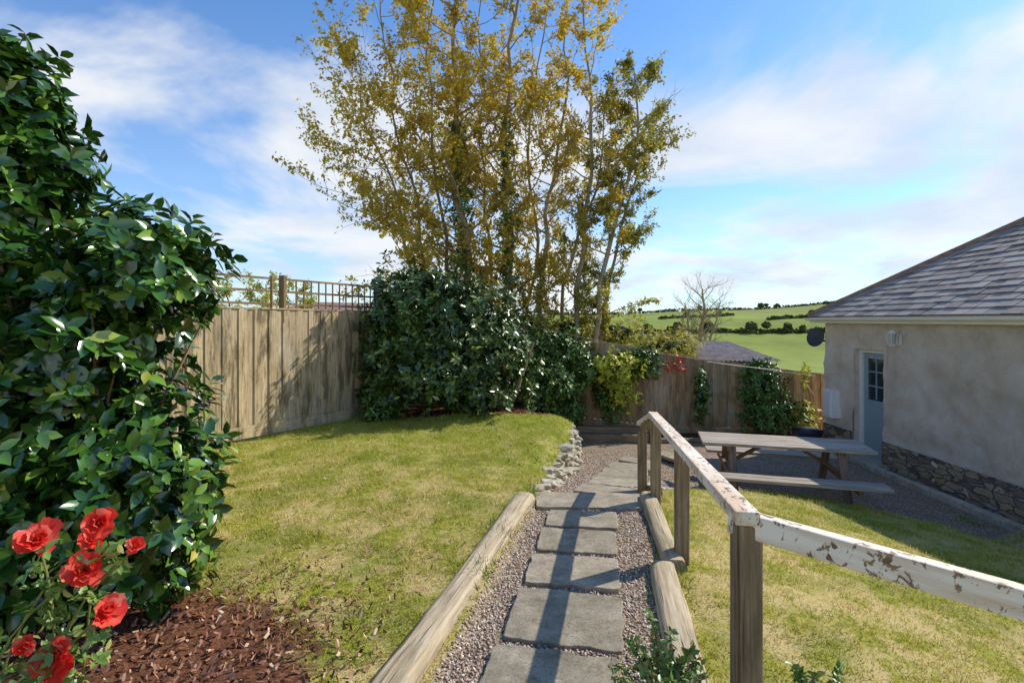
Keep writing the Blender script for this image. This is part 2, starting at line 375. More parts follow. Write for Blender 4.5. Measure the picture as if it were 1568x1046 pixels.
# ------------------------------------------------------------ logs, slabs, sleepers
par=empty('log_edging')
def log(name,p0,p1,r,lift=.01):
    mb=MB(); n=44; pts=[];rd=[]
    for i in range(n+1):
        s=i/n; x=p0[0]+(p1[0]-p0[0])*s; y=p0[1]+(p1[1]-p0[1])*s
        pts.append((x,y,H-(p0[2]+(p1[2]-p0[2])*s)+lift-r*.35+.004*math.sin(s*9))); rd.append(r*(.97+.04*math.sin(s*7)))
    mb.tube(pts,rd,24,True,.10,4.0); mb.fin(name,M_log,par,True).modifiers.new('e','EDGE_SPLIT').split_angle=1.0
log('left_log',(-1.02,.1,1.50),(.12,4.72,1.655),.092)
log('right_log_far',(1.28,4.85,1.68),(1.07,3.35,1.63),.075)
log('right_log_near',(.98,3.33,1.63),(.53,.9,1.56),.085)
par=empty('stepping_stone_path')
def slabmat():
    m,nt,b=newmat('concrete_slab'); p=coords(nt)
    c=ramp(nt,noi(nt,p,6,9,.78),[(.3,(.19,.16,.105)),(.5,(.36,.305,.22)),(.7,(.54,.47,.36))])
    c=mix(nt,ramp(nt,noi(nt,p,90,3),[(.54,0.0),(.66,.6)]),c,(.12,.10,.07))
    c=mix(nt,ramp(nt,noi(nt,p,14,5,.7),[(.55,0.0),(.67,.65)]),c,(.17,.15,.08))
    c=mix(nt,.5,c,ramp(nt,nd(nt,'ShaderNodeObjectInfo').outputs['Random'],[(0,.6),(1,1.0)]),'MULTIPLY')
    nt.links.new(c,b.inputs['Base Color']); b.inputs['Roughness'].default_value=.85; bump(nt,b,noi(nt,p,45,6,.8),.8,.008); return m
M_slab=slabmat()
def slab(i,y0,y1,w,rot=0,th=.05,dx=0,dd=0):
    mb=MB(); yc=(y0+y1)/2; xc=float(np.interp(yc,PY,PX))+dx
    z=H-float(dpath(yc))+.03-dd; nx,ny=14,12; a=math.radians(rot+random.uniform(-1.5,1.5))
    tx,ty=random.uniform(-.012,.012),random.uniform(-.012,.012)
    def P(u,v,zz):
        X=(u-.5)*w; Y=(v-.5)*(y1-y0)
        e=.02*mnoise.noise(Vector((u*5+i*3,v*5,i)))
        ed=(abs(u-.5)>.49); ed2=(abs(v-.5)>.49)
        X+=e*ed; Y+=e*ed2
        if ed and ed2: X*=.975; Y*=.97
        slope=-(float(dpath(y1))-float(dpath(y0)))*(v-.5)*.5
        return (xc+X*math.cos(a)-Y*math.sin(a),yc+X*math.sin(a)+Y*math.cos(a),z+slope+zz+tx*(u-.5)+ty*(v-.5)+.005*mnoise.noise(Vector((u*6,v*6,i*2.2))))
    g={}
    for k in range(ny+1):
        for j in range(nx+1):
            mb.v.append(Vector(P(j/nx,k/ny,0))); mb.g.append(Vector((0,0,0))); g[j,k]=len(mb.v)-1
    for k in range(ny):
        for j in range(nx): mb.f.append((g[j,k],g[j+1,k],g[j+1,k+1],g[j,k+1]))
    loop=[(j,0) for j in range(nx)]+[(nx,k) for k in range(ny)]+[(j,ny) for j in range(nx,0,-1)]+[(0,k) for k in range(ny,0,-1)]
    bot=[]
    for (j,k) in loop:
        q=mb.v[g[j,k]].copy(); q.z-=th; mb.v.append(q); mb.g.append(Vector((0,0,0))); bot.append(len(mb.v)-1)
    for q in range(len(loop)):
        q2=(q+1)%len(loop); mb.f.append((g[loop[q]],bot[q],bot[q2],g[loop[q2]]))
    mb.fin('slab_%d'%i,M_slab,par,bevel=.006)
sl=[(.75,1.3,.6,-14),(1.42,1.9,.6,-13),(1.97,2.43,.6,-12),(2.5,3.0,.6,-13),(3.09,3.52,.58,-10),(3.6,4.0,.57,-9),(4.08,4.45,.58,-8),(4.54,4.98,1.02,-2),
    (5.12,5.55,.62,-22),(5.75,6.2,.62,-18),(6.4,6.8,.62,-14),(7.0,7.4,.62,-14),(7.6,8.0,.62,-20),(8.2,8.55,.6,-30)]
for i,(a,b_,w,r) in enumerate(sl): slab(i,a,b_,w,r,th=.1 if i>6 else .05,dx=-.03 if i<7 else 0)
slab(20,8.75,9.1,.6,-60,dx=.25); 
def rockmat(name,c0,c1,c2):
    m,nt,b=newmat(name); p=coords(nt); c=ramp(nt,noi(nt,p,9,7,.7),[(.3,c0),(.5,c1),(.72,c2)])
    c=mix(nt,.5,c,ramp(nt,rnd(nt),[(0,.5),(1,1.0)]),'MULTIPLY')
    nt.links.new(c,b.inputs['Base Color']); b.inputs['Roughness'].default_value=.9; bump(nt,b,noi(nt,p,30,6,.7),.7,.01); return m
M_rock=rockmat('rock_mat',(.26,.23,.15),(.50,.45,.34),(.74,.68,.57))
import bmesh
bm=bmesh.new(); bmesh.ops.create_icosphere(bm,subdivisions=2,radius=1); IV=[v.co.copy() for v in bm.verts]; IF=[tuple(v.index for v in f.verts) for f in bm.faces]; bm.free()
def rock(mb,c,r,seed):
    o=len(mb.v); rz=random.uniform(0,3.14); cs,sn=math.cos(rz),math.sin(rz)
    for v in IV:
        k=1+.5*mnoise.noise(v*1.3+Vector((seed*3.7,0,0))); q=Vector((max(-.7,min(.7,v.x))*r[0]*k,max(-.7,min(.7,v.y))*r[1]*k,max(-.6,min(.6,v.z))*r[2]*k))*1.25
        mb.v.append(Vector(c)+Vector((q.x*cs-q.y*sn,q.x*sn+q.y*cs,q.z))); mb.g.append(v)
    for f in IF: mb.f.append(tuple(o+i for i in f))
mb=MB(); k=0
y=4.95
while y<9.4:
    xb=float(xl(y)); lo=float(dpath(y)); hi=float(dleft(xb-.05,y)); z=H-lo-.02
    while z<H-hi:
        r=random.uniform(.03,.085); rock(mb,(xb+.03+random.uniform(-.05,.05)-(z-H+lo)*.25,y+random.uniform(-.06,.06),z),(r*random.uniform(.8,1.7),r*random.uniform(.8,1.6),r*.65),k); k+=1; z+=r*1.3
    y+=random.uniform(.07,.16)
mb.fin('stone_edging',M_rock)
mb=MB(); 
for s in np.linspace(0,1,60):
    x=1.35+s*3.6; yy=float(yR(x)); r=random.uniform(.025,.06); rock(mb,(x+random.uniform(-.03,.03),yy+.03+random.uniform(-.03,.03),float(gz(x,yy+.1))+.02),(r*1.4,r,r*.6),k); k+=1
mb.fin('stone_edging',M_rock)
mb=MB(); mb.beam((.75,10.45,H-2.40),(2.75,10.35,H-2.40),.2,.17); mb.beam((1.25,10.72,H-2.28),(2.9,10.62,H-2.3),.2,.15); mb.beam((2.8,10.35,H-2.44),(4.6,10.3,H-2.46),.18,.12)
mb.fin('railway_sleeper_edging',M_post,bevel=.012)

# ------------------------------------------------------------ handrail
par=empty('wooden_handrail')
posts=[((.85,1.86),.72,1.62),((1.16,3.5),.86,1.75),((1.33,4.74),.92,1.75),((1.36,5.35),1.14,1.92),((2.5,.55),.9,1.8)]
mb=MB()
for (x,y),t,bt in posts:
    mb.beam((x,y,H-bt-.15),(x,y,H-t-.01),.095,.095,(.25,1,0))
mb.beam((1.36,5.35,H-1.14),(1.33,4.9,H-.98),.045,.07)
mb.beam((1.41,5.33,H-1.75),(1.39,4.78,H-1.6),.03,.07)
mb.fin('posts',M_post,par,bevel=.006)
mb=MB()
mb.beam((.83,1.80,H-.70),(1.335,4.86,H-.895),.085,.05)
mb.beam((1.335,4.84,H-.90),(1.37,5.45,H-1.10),.085,.045)
mb.beam((.80,1.885,H-.73),(2.7,.52,H-.91),.055,.088)
mb.fin('rails',M_paint,par,bevel=.006)

# ------------------------------------------------------------ picnic table
par=empty('picnic_table')
o=Vector((3.80,7.25,0)); ax=Vector((.965,-.26,0)).normalized(); ay=Vector((-ax.y,ax.x,0)); zg=H-2.48; zt=H-1.73
mb=MB()
for k in range(5):
    c=o+ay*((k-2)*.145); mb.beam(c-ax*1.07+Vector((0,0,zt)),c+ax*1.07+Vector((0,0,zt)),.132,.04)
for sgn in (-1,1):
    for k in range(2):
        c=o+ay*(sgn*(.66+k*.15)); L_=1.05 if sgn<0 else .92
        mb.beam(c-ax*L_+Vector((0,0,zg+.42)),c+ax*L_+Vector((0,0,zg+.42)),.136,.04)
mb.fin('top_and_seats',M_ttop,par,bevel=.004)
mb=MB()
for e in (-.72,.72):
    c=o+ax*e
    mb.beam(c-ay*.36+Vector((0,0,zt-.055)),c+ay*.36+Vector((0,0,zt-.055)),.045,.075)
    mb.beam(c-ay*.82+ax*.001+Vector((0,0,zg+.36)),c+ay*.82+Vector((0,0,zg+.36)),.045,.085)
    for s in (-1,1): mb.beam(c+ax*.045*(1 if e<0 else -1)+ay*s*.28+Vector((0,0,zt-.03)),c+ax*.045*(1 if e<0 else -1)+ay*s*.6+Vector((0,0,zg-.03)),.045,.095,ax)
    mb.beam(c+Vector((0,0,zg+.40)),c+ax*(-.5 if e>0 else .5)+Vector((0,0,zt-.05)),.04,.07,ay)
mb.fin('frame',M_table,par,bevel=.004)

# ------------------------------------------------------------ house
par=empty('rendered_stone_cottage')
WX=6.3; WY1=10.3; WY0=-3.0; zb=H-2.62; ze=H-.02
def wallmat():
    m,nt,b=newmat('rough_render'); p=coords(nt)
    c=ramp(nt,noi(nt,p,2.2,7,.65),[(.3,(.66,.53,.40)),(.5,(.82,.69,.55)),(.7,(.88,.79,.67))])
    c=mix(nt,ramp(nt,noi(nt,p,7,5,.7),[(.56,0.0),(.72,.45)]),c,(.50,.41,.31))
    c=mix(nt,ramp(nt,noi(nt,coords(nt,None,(1,1,.35)),4,5,.7),[(.56,0.0),(.75,.35)]),c,(.46,.38,.29))
    nt.links.new(c,b.inputs['Base Color']); b.inputs['Roughness'].default_value=.95; bump(nt,b,noi(nt,p,20,7,.8),1.0,.04); return m
M_wall=wallmat()
DY0,DY1,DZ=8.68,9.42,H-.52
def gridwall(y0,y1,z0,z1,x,amp,name,mat,step=.06,sc_=2.5,hole=True):
    yl=sorted(set([round(v,4) for v in np.arange(y0,y1,step)]+[y1]+([DY0,DY1] if hole else []))); zl=sorted(set([round(v,4) for v in np.arange(z0,z1,step)]+[z1]+([DZ] if (hole and z1>DZ) else [])))
    mb=MB(); g={}
    for j,z in enumerate(zl):
        for i,y in enumerate(yl):
            n=mnoise.fractal(Vector((y*sc_,z*sc_,x)),.9,2.2,4); mb.v.append(Vector((x-amp*n,y,z))); mb.g.append(Vector((y,z,0))); g[i,j]=len(mb.v)-1
    for j in range(len(zl)-1):
        for i in range(len(yl)-1):
            yc=(yl[i]+yl[i+1])/2; zc=(zl[j]+zl[j+1])/2
            if hole and DY0<yc<DY1 and zc<DZ: continue
            mb.f.append((g[i,j],g[i,j+1],g[i+1,j+1],g[i+1,j]))
    return mb.fin(name,mat,par,True)
gridwall(WY0,WY1,zb,ze,WX,.06,'front_wall',M_wall)
mb=MB()
mb.quadbox((WX+3,WY1-.12,(zb+ze)/2),(3,0,0),(0,.12,0),(0,0,(ze-zb)/2)); mb.quadbox((WX+3,WY0+.12,(zb+ze)/2),(3,0,0),(0,.12,0),(0,0,(ze-zb)/2)); mb.quadbox((WX+6,3.65,(zb+ze)/2),(.12,0,0),(0,6.5,0),(0,0,(ze-zb)/2))
mb.quadbox((WX+.17,DY1+.03,(zb+DZ)/2),(.17,0,0),(0,.03,0),(0,0,(DZ-zb)/2)); mb.quadbox((WX+.17,DY0-.03,(zb+DZ)/2),(.17,0,0),(0,.03,0),(0,0,(DZ-zb)/2)); mb.quadbox((WX+.17,(DY0+DY1)/2,DZ+.05),(.17,0,0),(0,.43,0),(0,0,.05))
mb.fin('side_walls',M_wall,par)
def stonemat():
    m,nt,b=newmat('slate_rubble'); p=coords(nt,None,(1,3.2,10)); 
    p2=nd(nt,'ShaderNodeVectorMath',operation='ADD'); nt.links.new(p,p2.inputs[0]); nz=nd(nt,'ShaderNodeTexNoise',Vector=coords(nt),Scale=5.0,Detail=3.0); 
    s3=nd(nt,'ShaderNodeVectorMath',operation='SCALE',Scale=.9); nt.links.new(nz.outputs['Color'],s3.inputs[0]); nt.links.new(s3.outputs[0],p2.inputs[1]); p=p2.outputs[0]
    v=nd(nt,'ShaderNodeTexVoronoi',Vector=p,Scale=1.25,Randomness=1.0); 
    e=nd(nt,'ShaderNodeTexVoronoi',Vector=p,Scale=1.25,feature='DISTANCE_TO_EDGE')
    c=ramp(nt,nd(nt,'ShaderNodeSeparateColor',Color=v.outputs['Color']).outputs[0],[(0,(.16,.13,.11)),(.35,(.34,.25,.17)),(.7,(.50,.38,.23)),(1,(.38,.35,.31))])
    c=mix(nt,.7,c,ramp(nt,noi(nt,coords(nt),14,6),[(.3,.45),(.7,1.0)]),'MULTIPLY')
    k=ramp(nt,e.outputs['Distance'],[(.01,0.0),(.06,1.0)])
    c=mix(nt,k,(.16,.12,.09),c)
    nt.links.new(c,b.inputs['Base Color']); b.inputs['Roughness'].default_value=.9; bump(nt,b,k,1.0,.03); return m
M_stone=stonemat()
def plinth(y0,y1,nm): gridwall(y0,y1,zb,zb+.58,WX-.045,.03,nm,M_stone,.05,5,False); mbp=MB(); mbp.quadbox((WX-.0,(y0+y1)/2,zb+.585),(.05,0,0),(0,(y1-y0)/2,0),(0,0,.012)); mbp.fin(nm+'_ledge',M_wall,par)
plinth(WY0,DY0-.02,'stone_plinth'); plinth(DY1+.05,WY1,'stone_plinth_end')
M_white=plain('white_paint',(.78,.76,.71),.5,.08); M_door=plain('door_blue_grey',(.27,.37,.42),.5,.08,bmp=0); M_glass,nt,b=newmat('window_glass'); b.inputs['Base Color'].default_value=(.03,.04,.05,1); b.inputs['Roughness'].default_value=.05; b.inputs['Specular IOR Level'].default_value=.8
mb=MB(); dx=WX+.13; yc=(DY0+DY1)/2; hy=(DY1-DY0)/2
mb.quadbox((dx,DY0+.035,(zb+DZ)/2+.05),(.04,0,0),(0,.035,0),(0,0,(DZ-zb)/2-.05)); mb.quadbox((dx,DY1-.035,(zb+DZ)/2+.05),(.04,0,0),(0,.035,0),(0,0,(DZ-zb)/2-.05)); mb.quadbox((dx,yc,DZ-.035),(.04,0,0),(0,hy-.071,0),(0,0,.035))
mb.fin('door_frame',M_white,par,bevel=.004)
mb=MB(); z0=zb+.12; z1=DZ-.075; zm=z0+(z1-z0)*.52
mb.quadbox((dx+.02,yc,(z0+zm)/2),(.02,0,0),(0,hy-.075,0),(0,0,(zm-z0)/2))
for yy in (DY0+.12,DY1-.12): mb.quadbox((dx+.02,yy,(zm+z1)/2),(.02,0,0),(0,.045,0),(0,0,(z1-zm)/2-.002))
mb.quadbox((dx+.018,yc,z1-.05),(.02,0,0),(0,hy-.168,0),(0,0,.045)); mb.quadbox((dx+.018,yc,zm+.04),(.022,0,0),(0,hy-.168,0),(0,0,.04))
mb.quadbox((dx+.016,yc,(zm+z1)/2),(.012,0,0),(0,.01,0),(0,0,(z1-zm)/2-.1))
for q in (.36,.64): mb.quadbox((dx+.014,yc,zm+(z1-zm)*q),(.012,0,0),(0,hy-.17,0),(0,0,.01))
mb.quadbox((dx-.004,yc,z0+.5),(.006,0,0),(0,hy-.15,0),(0,0,.03)); mb.quadbox((dx-.02,DY0+.12,zm-.02),(.02,0,0),(0,.012,0),(0,0,.06))
mb.fin('door_leaf',M_door,par,bevel=.003)
mb=MB(); mb.quadbox((dx+.025,yc,(zm+z1)/2),(.004,0,0),(0,hy-.16,0),(0,0,(z1-zm)/2-.08)); mb.fin('door_glass',M_glass,par)
M_kerb=rockmat('concrete_kerb_mat',(.32,.27,.20),(.50,.43,.33),(.64,.57,.46))
mb=MB(); mb.quadbox((WX-.08,yc,zb+.1),(.24,0,0),(0,.52,0),(0,0,.09)); mb.fin('door_step',M_kerb,par,bevel=.01)
PT=34.5
EX=WX-.22; EY=WY1+.22; tp=math.tan(math.radians(PT)); zE=H+.06
ridx=WX+3.0; RT=ridx-EX
mb=MB()
ridge1=(ridx,EY-RT,zE+RT*tp); ridge0=(ridx,WY0-.2+RT,zE+RT*tp); e00=(EX,WY0-.2,zE);e01=(EX,EY,zE);e10=(ridx+RT,WY0-.2,zE);e11=(ridx+RT,EY,zE)
lo=Vector((0,0,-.03))
for f in ((e00,ridge0,ridge1,e01),(e01,ridge1,e11),(e11,ridge1,ridge0,e10),(e10,ridge0,e00),(e00,e01,e11,e10)): mb.poly([Vector(q)+lo for q in f])
def slatemat():
    m,nt,b=newmat('roof_slate'); c=ramp(nt,rnd(nt),[(0,(.20,.165,.145)),(.4,(.30,.255,.23)),(.8,(.37,.32,.29)),(1,(.46,.40,.35))])
    c=mix(nt,ramp(nt,noi(nt,coords(nt),6,6,.75),[(.48,0.0),(.72,.7)]),c,(.46,.40,.30))
    nt.links.new(c,b.inputs['Base Color']); b.inputs['Roughness'].default_value=.75; b.inputs['Specular IOR Level'].default_value=.3; bump(nt,b,noi(nt,coords(nt),40,4),.4,.005); return m
M_slate=slatemat()
mb.fin('roof_body',M_slate,par)
mb=MB(); cs=math.cos(math.radians(PT)); g=.17
nrow=int(RT/cs/g); nv=Vector((-math.sin(math.radians(PT)),0,cs))
for r in range(nrow+1):
    t0=r*g*cs; t1=min(RT,(r*g+g*1.25)*cs); y=WY0-.2+(.13 if r%2 else 0)
    while y<EY:
        w=random.uniform(.22,.27); ya,yb=y+.003,y+w-.003
        la=EY-t0; lb=EY-t1
        if ya<la:
            p=[(EX+t0,ya,t0),(EX+t0,min(yb,la),t0),(EX+t1,min(yb,lb),t1),(EX+t1,min(ya,lb),t1)]
            lift=random.uniform(.010,.020)
            top=[Vector((q[0],q[1],zE+q[2]*tp))+nv*(lift+ (.010 if i<2 else -.006)) for i,q in enumerate(p)]
            low=[q-nv*.009 for q in top]; o=len(mb.v)
            for q in top+low: mb.v.append(q); mb.g.append(q)
            mb.f+= [(o,o+1,o+2,o+3),(o+4,o+5,o+1,o),(o+5,o+6,o+2,o+1),(o+4,o,o+3,o+7)]
        y+=w
mb.fin('slates',M_slate,par)
M_hip=plain('hip_tile',(.32,.18,.12),.85,.35)
mb=MB(); a=Vector(e01)+Vector((0,0,.02)); bq=Vector(ridge1)+Vector((0,0,.03)); n=14
for i in range(n): 
    p=a.lerp(bq,i/n); q=a.lerp(bq,(i+1.0)/n); mb.tube([p,q],[.055,.058],8,True)
a=Vector(ridge1)+Vector((0,0,.04)); bq=Vector(ridge0)+Vector((0,0,.04))
for i in range(22): mb.tube([a.lerp(bq,i/22),a.lerp(bq,(i+.99)/22)],[.09,.09],8,True)
mb.fin('hip_and_ridge_tiles',M_hip,par)
M_gut=plain('gutter_cream',(.85,.82,.72),.45,.06,3,bmp=0)
mb=MB(); mb.quadbox((EX+.04,(WY0+EY)/2-.01,zE-.06),(.012,0,0),(0,(EY-WY0)/2,0),(0,0,.055)); mb.quadbox((EX+.13,(WY0+EY)/2-.02,zE-.115),(.08,0,0),(0,(EY-WY0)/2-.01,0),(0,0,.006))
n=10
pr=[(EX-.03+.05*math.cos(t),zE-.02+.055*math.sin(t)) for t in np.linspace(math.pi,2*math.pi,n)]
for i in range(n-1): mb.poly([(pr[i][0],WY0,pr[i][1]),(pr[i][0],EY,pr[i][1]),(pr[i+1][0],EY,pr[i+1][1]),(pr[i+1][0],WY0,pr[i+1][1])])
mb.poly([(q[0],EY,q[1]) for q in pr])
mb.fin('gutter_and_fascia',M_gut,par)
mb=MB()
for i in range(12):
    y0=8.45-i*.62; mb.quadbox((5.95+random.uniform(-.008,.008),y0-.305,zb+.13),(.065,0,0),(0,.303,0),(0,0,.09))
mb.fin('concrete_kerb',M_kerb,bevel=.012)
par2=empty('wall_lantern'); mb=MB(); lc=Vector((WX-.14,8.30,H-.30))
mb.quadbox(lc+Vector((.11,0,-.02)),(.02,0,0),(0,.05,0),(0,0,.09)); mb.beam(lc+Vector((.10,0,.10)),lc+Vector((0,0,.13)),.02,.02)
for a_ in range(4):
    t=math.pi/4+a_*math.pi/2; mb.beam(lc+Vector((.055*math.cos(t),.055*math.sin(t),-.10)),lc+Vector((.075*math.cos(t),.075*math.sin(t),.08)),.014,.014,(1,0,0))
mb.tube([lc+Vector((0,0,.08)),lc+Vector((0,0,.10)),lc+Vector((0,0,.14))],[.095,.07,.015],4,True); mb.tube([lc+Vector((0,0,-.12)),lc+Vector((0,0,-.10))],[.05,.062],4,True)
mb.fin('frame',M_white,par2,bevel=.003)
mb=MB(); mb.tube([lc+Vector((0,0,-.09)),lc+Vector((0,0,.07))],[.048,.066],4,True); mb.fin('lantern_glass',plain('frosted',(.45,.45,.43),.2,.05),par2)
mb=MB(); mb.quadbox((WX-.07,9.98,H-1.62),(.09,0,0),(0,.14,0),(0,0,.27)); mb.quadbox((WX-.165,9.98,H-1.62),(.008,0,0),(0,.115,0),(0,0,.235)); mb.quadbox((WX-.178,9.90,H-1.62),(.006,0,0),(0,.012,0),(0,0,.03))
mb.fin('utility_meter_box',plain('meter_white',(.82,.82,.80),.4,.03),bevel=.012)
# satellite dish
par2=empty('satellite_dish'); M_dark=plain('dark_metal',(.05,.05,.055),.5,.1); mb=MB()
dc=Vector((WX-.12,WY1+.10,H-.36)); ax_=Vector((-.75,-.55,.30)).normalized(); u_=ax_.cross(Vector((0,0,1))).normalized(); v_=u_.cross(ax_)
rings=6; seg=20; o=len(mb.v)
for i in range(rings+1):
    r=.20*i/rings
    for k in range(seg):
        t=2*math.pi*k/seg; q=dc+u_*(r*.85*math.cos(t))+v_*(r*math.sin(t))+ax_*(r*r*.9); mb.v.append(q); mb.g.append(q)
for i in range(rings):
    for k in range(seg): k2=(k+1)%seg; mb.f.append((o+i*seg+k,o+i*seg+k2,o+(i+1)*seg+k2,o+(i+1)*seg+k))
mb.fin('dish',M_dark,par2,True)
mb=MB(); mb.tube([Vector((WX+.04,WY1-.02,H-.42)),dc-ax_*.05+Vector((0,0,-.05)),dc],[.02,.02,.02],6,True); mb.tube([dc-v_*.18,dc-v_*.2+ax_*.25],[.009,.009],5,True); mb.tube([dc-v_*.19+ax_*.23,dc-v_*.18+ax_*.29],[.022,.022],8,True)
mb.fin('arm',M_dark,par2)
mb=MB(); c=Vector((5.85,10.15,zb)); mb.tube([c,c+Vector((0,0,.2)),c+Vector((0,0,.42)),c+Vector((0,0,.44))],[.20,.24,.27,.29],18,True); mb.tube([c+Vector((0,0,.45)),c+Vector((0,0,.50))],[.28,.05],18,True)
mb.fin('water_butt',plain('dark_blue_plastic',(.03,.04,.06),.4,.1),None,True)
for i,(a_,bb) in enumerate((((-.6,10.9,H+.12),(6.28,10.15,H-1.14)),((3.5,9.2,H-.75),(6.28,9.9,H-1.05)))):
    mb=MB(); a_=Vector(a_);bb=Vector(bb); pts=[a_.lerp(bb,t)+Vector((0,0,-.5*t*(1-t)*(1 if i==0 else .2))) for t in np.linspace(0,1,14)]
    mb.tube(pts,[.004]*14,5); mb.fin('clothes_line',plain('line_plastic%d'%i,(.30,.28,.22),.5,.1))
par2=empty('outbuilding'); mb=MB()
x0,x1,y0,y1=5.3,7.9,15.0,18.0; zr=H-.80
nC=40
for i in range(nC):
    xa=x0+(x1-x0)*i/nC; xb=x0+(x1-x0)*(i+1)/nC; za=.05*(i%2); zb2=.05*((i+1)%2)
    mb.poly([(xa,y0,zr-.42+za),(xb,y0,zr-.42+zb2),(xb-.3,y1,zr+zb2+.02),(xa-.3,y1,zr+za+.02)])
mb.fin('corrugated_roof',plain('corrugated_sheet',(.50,.40,.33),.85,.35,4),par2)
mb=MB(); mb.quadbox(((x0+x1)/2,(y0+y1)/2,zr-1.9),((x1-x0)/2-.1,0,0),(0,1.3,0),(0,0,1.4)); mb.fin('walls',M_stone,par2)
par2=empty('neighbouring_building'); mb=MB()
mb.poly([(-8.2,17,H+.25),(-4.6,17,H+.15),(-4.9,20,H+.65),(-7.9,20,H+.7)]); mb.poly([(-7.9,20,H+.7),(-4.9,20,H+.65),(-4.6,23,H+.15),(-8.2,23,H+.25)]); mb.fin('roof',plain('neighbour_roof',(.26,.15,.12),.8,.2),par2)
mb=MB(); mb.quadbox((-6.4,20,H-1.6),(1.6,0,0),(0,2.7,0),(0,0,1.7)); mb.fin('walls',M_wall,par2)

# ------------------------------------------------------------ vegetation materials
L_cam=leafmat('camellia_leaf',[(0,(.022,.065,.012)),(.5,(.045,.135,.018)),(.82,(.10,.23,.03)),(.94,(.20,.38,.05)),(.985,(.30,.44,.06)),(1,(.52,.42,.08))],.17,0,1.6,.65,.85)
L_lau=leafmat('laurel_leaf',[(0,(.045,.09,.02)),(.6,(.10,.18,.035)),(.9,(.19,.30,.06)),(1,(.32,.40,.09))],.28,0,1.5,.5,.6)
L_ivy=leafmat('ivy_leaf',[(0,(.05,.11,.018)),(.6,(.11,.23,.035)),(1,(.24,.38,.06))],.4,0,2.0,.6)
L_gold=leafmat('golden_leaf',[(0,(.42,.34,.05)),(.35,(.72,.50,.06)),(.75,(.85,.60,.09)),(1,(.62,.62,.09))],.55,.5,.6,.7,.3)
L_olive=leafmat('olive_leaf',[(0,(.20,.22,.05)),(.5,(.40,.38,.08)),(1,(.68,.55,.10))],.55,.4,.8,.65,.3)
L_yel=leafmat('yellow_shrub_leaf',[(0,(.32,.38,.04)),(.6,(.62,.62,.06)),(1,(.75,.70,.10))],.5,.2,2,.7,.3)
L_hedge=leafmat('hedge_leaf',[(0,(.08,.095,.035)),(.6,(.15,.17,.055)),(1,(.25,.23,.09))],.8,.0,.3,.6,.1)
L_red=leafmat('red_leaf',[(0,(.6,.04,.02)),(1,(.75,.14,.08))],.5,0,2,.8,.3)
M_bark=wood('bark',(.18,.125,.07),(.38,.27,.16),(.55,.42,.28),.9,.5,(.13,.13,.06))
M_bark2=wood('pale_bark',(.24,.18,.12),(.44,.35,.23),(.60,.50,.37),.9,.4,(.15,.14,.08))
M_core=plain('shade_core_mat',(.015,.03,.008),1,.4,12)  # near-black green: shade deep inside the bushes, put into the colour
def core(ells,name,parent,k=.72):  # solid dark lumps added inside bushes to block light between the leaves
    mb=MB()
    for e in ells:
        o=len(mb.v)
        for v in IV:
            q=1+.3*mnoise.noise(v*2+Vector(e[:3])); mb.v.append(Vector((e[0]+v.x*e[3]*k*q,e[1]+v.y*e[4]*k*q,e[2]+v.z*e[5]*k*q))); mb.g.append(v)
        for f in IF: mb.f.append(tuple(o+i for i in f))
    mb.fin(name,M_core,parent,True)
def rel(l): return [(a,b_,H+c,d_,e,f) for a,b_,c,d_,e,f in l]
# camellia
par=empty('camellia_bush')
E=rel([(-2.86,2.95,.75,.38,.42,.7),(-2.95,2.95,1.30,.26,.34,.42),(-2.10,2.9,.27,.38,.40,.40),(-2.56,2.85,-.25,.60,.55,.6),(-2.08,2.8,-.92,.46,.48,.56),(-2.75,2.7,-.9,.7,.55,.62),(-3.35,3.0,.2,.6,.5,1.1)])
P,O=shell(E,3400,.45,1.12,.2)
shoots(P,O,7,.115,LEAF6,'leaves',L_cam,par)
mb=MB()
for i in range(90):
    k=random.randrange(len(P)); q=Vector(P[k]); b0=Vector((-2.4+random.uniform(-.15,.15),2.85,H-1.6)); mid=b0.lerp(q,.5)+Vector((0,0,.15)); mb.tube([b0,mid,q],[.02,.012,.004],5)
SP=[];SO=[]
for i in range(50):
    k=random.randrange(len(P)); q=Vector(P[k]); o_=(Vector(O[k])+Vector((0,0,.7))).normalized(); l=random.uniform(.08,.2); mb.tube([q-o_*.2,q+o_*l],[.006,.003],5)
    for j in range(3): SP.append(tuple(q+o_*l*(j+1)/3)); SO.append(tuple(o_))
mb.fin('stems',M_bark,par)
shoots(np.array(SP),np.array(SO),4,.10,LEAF6,'sprig_leaves',L_cam,par)
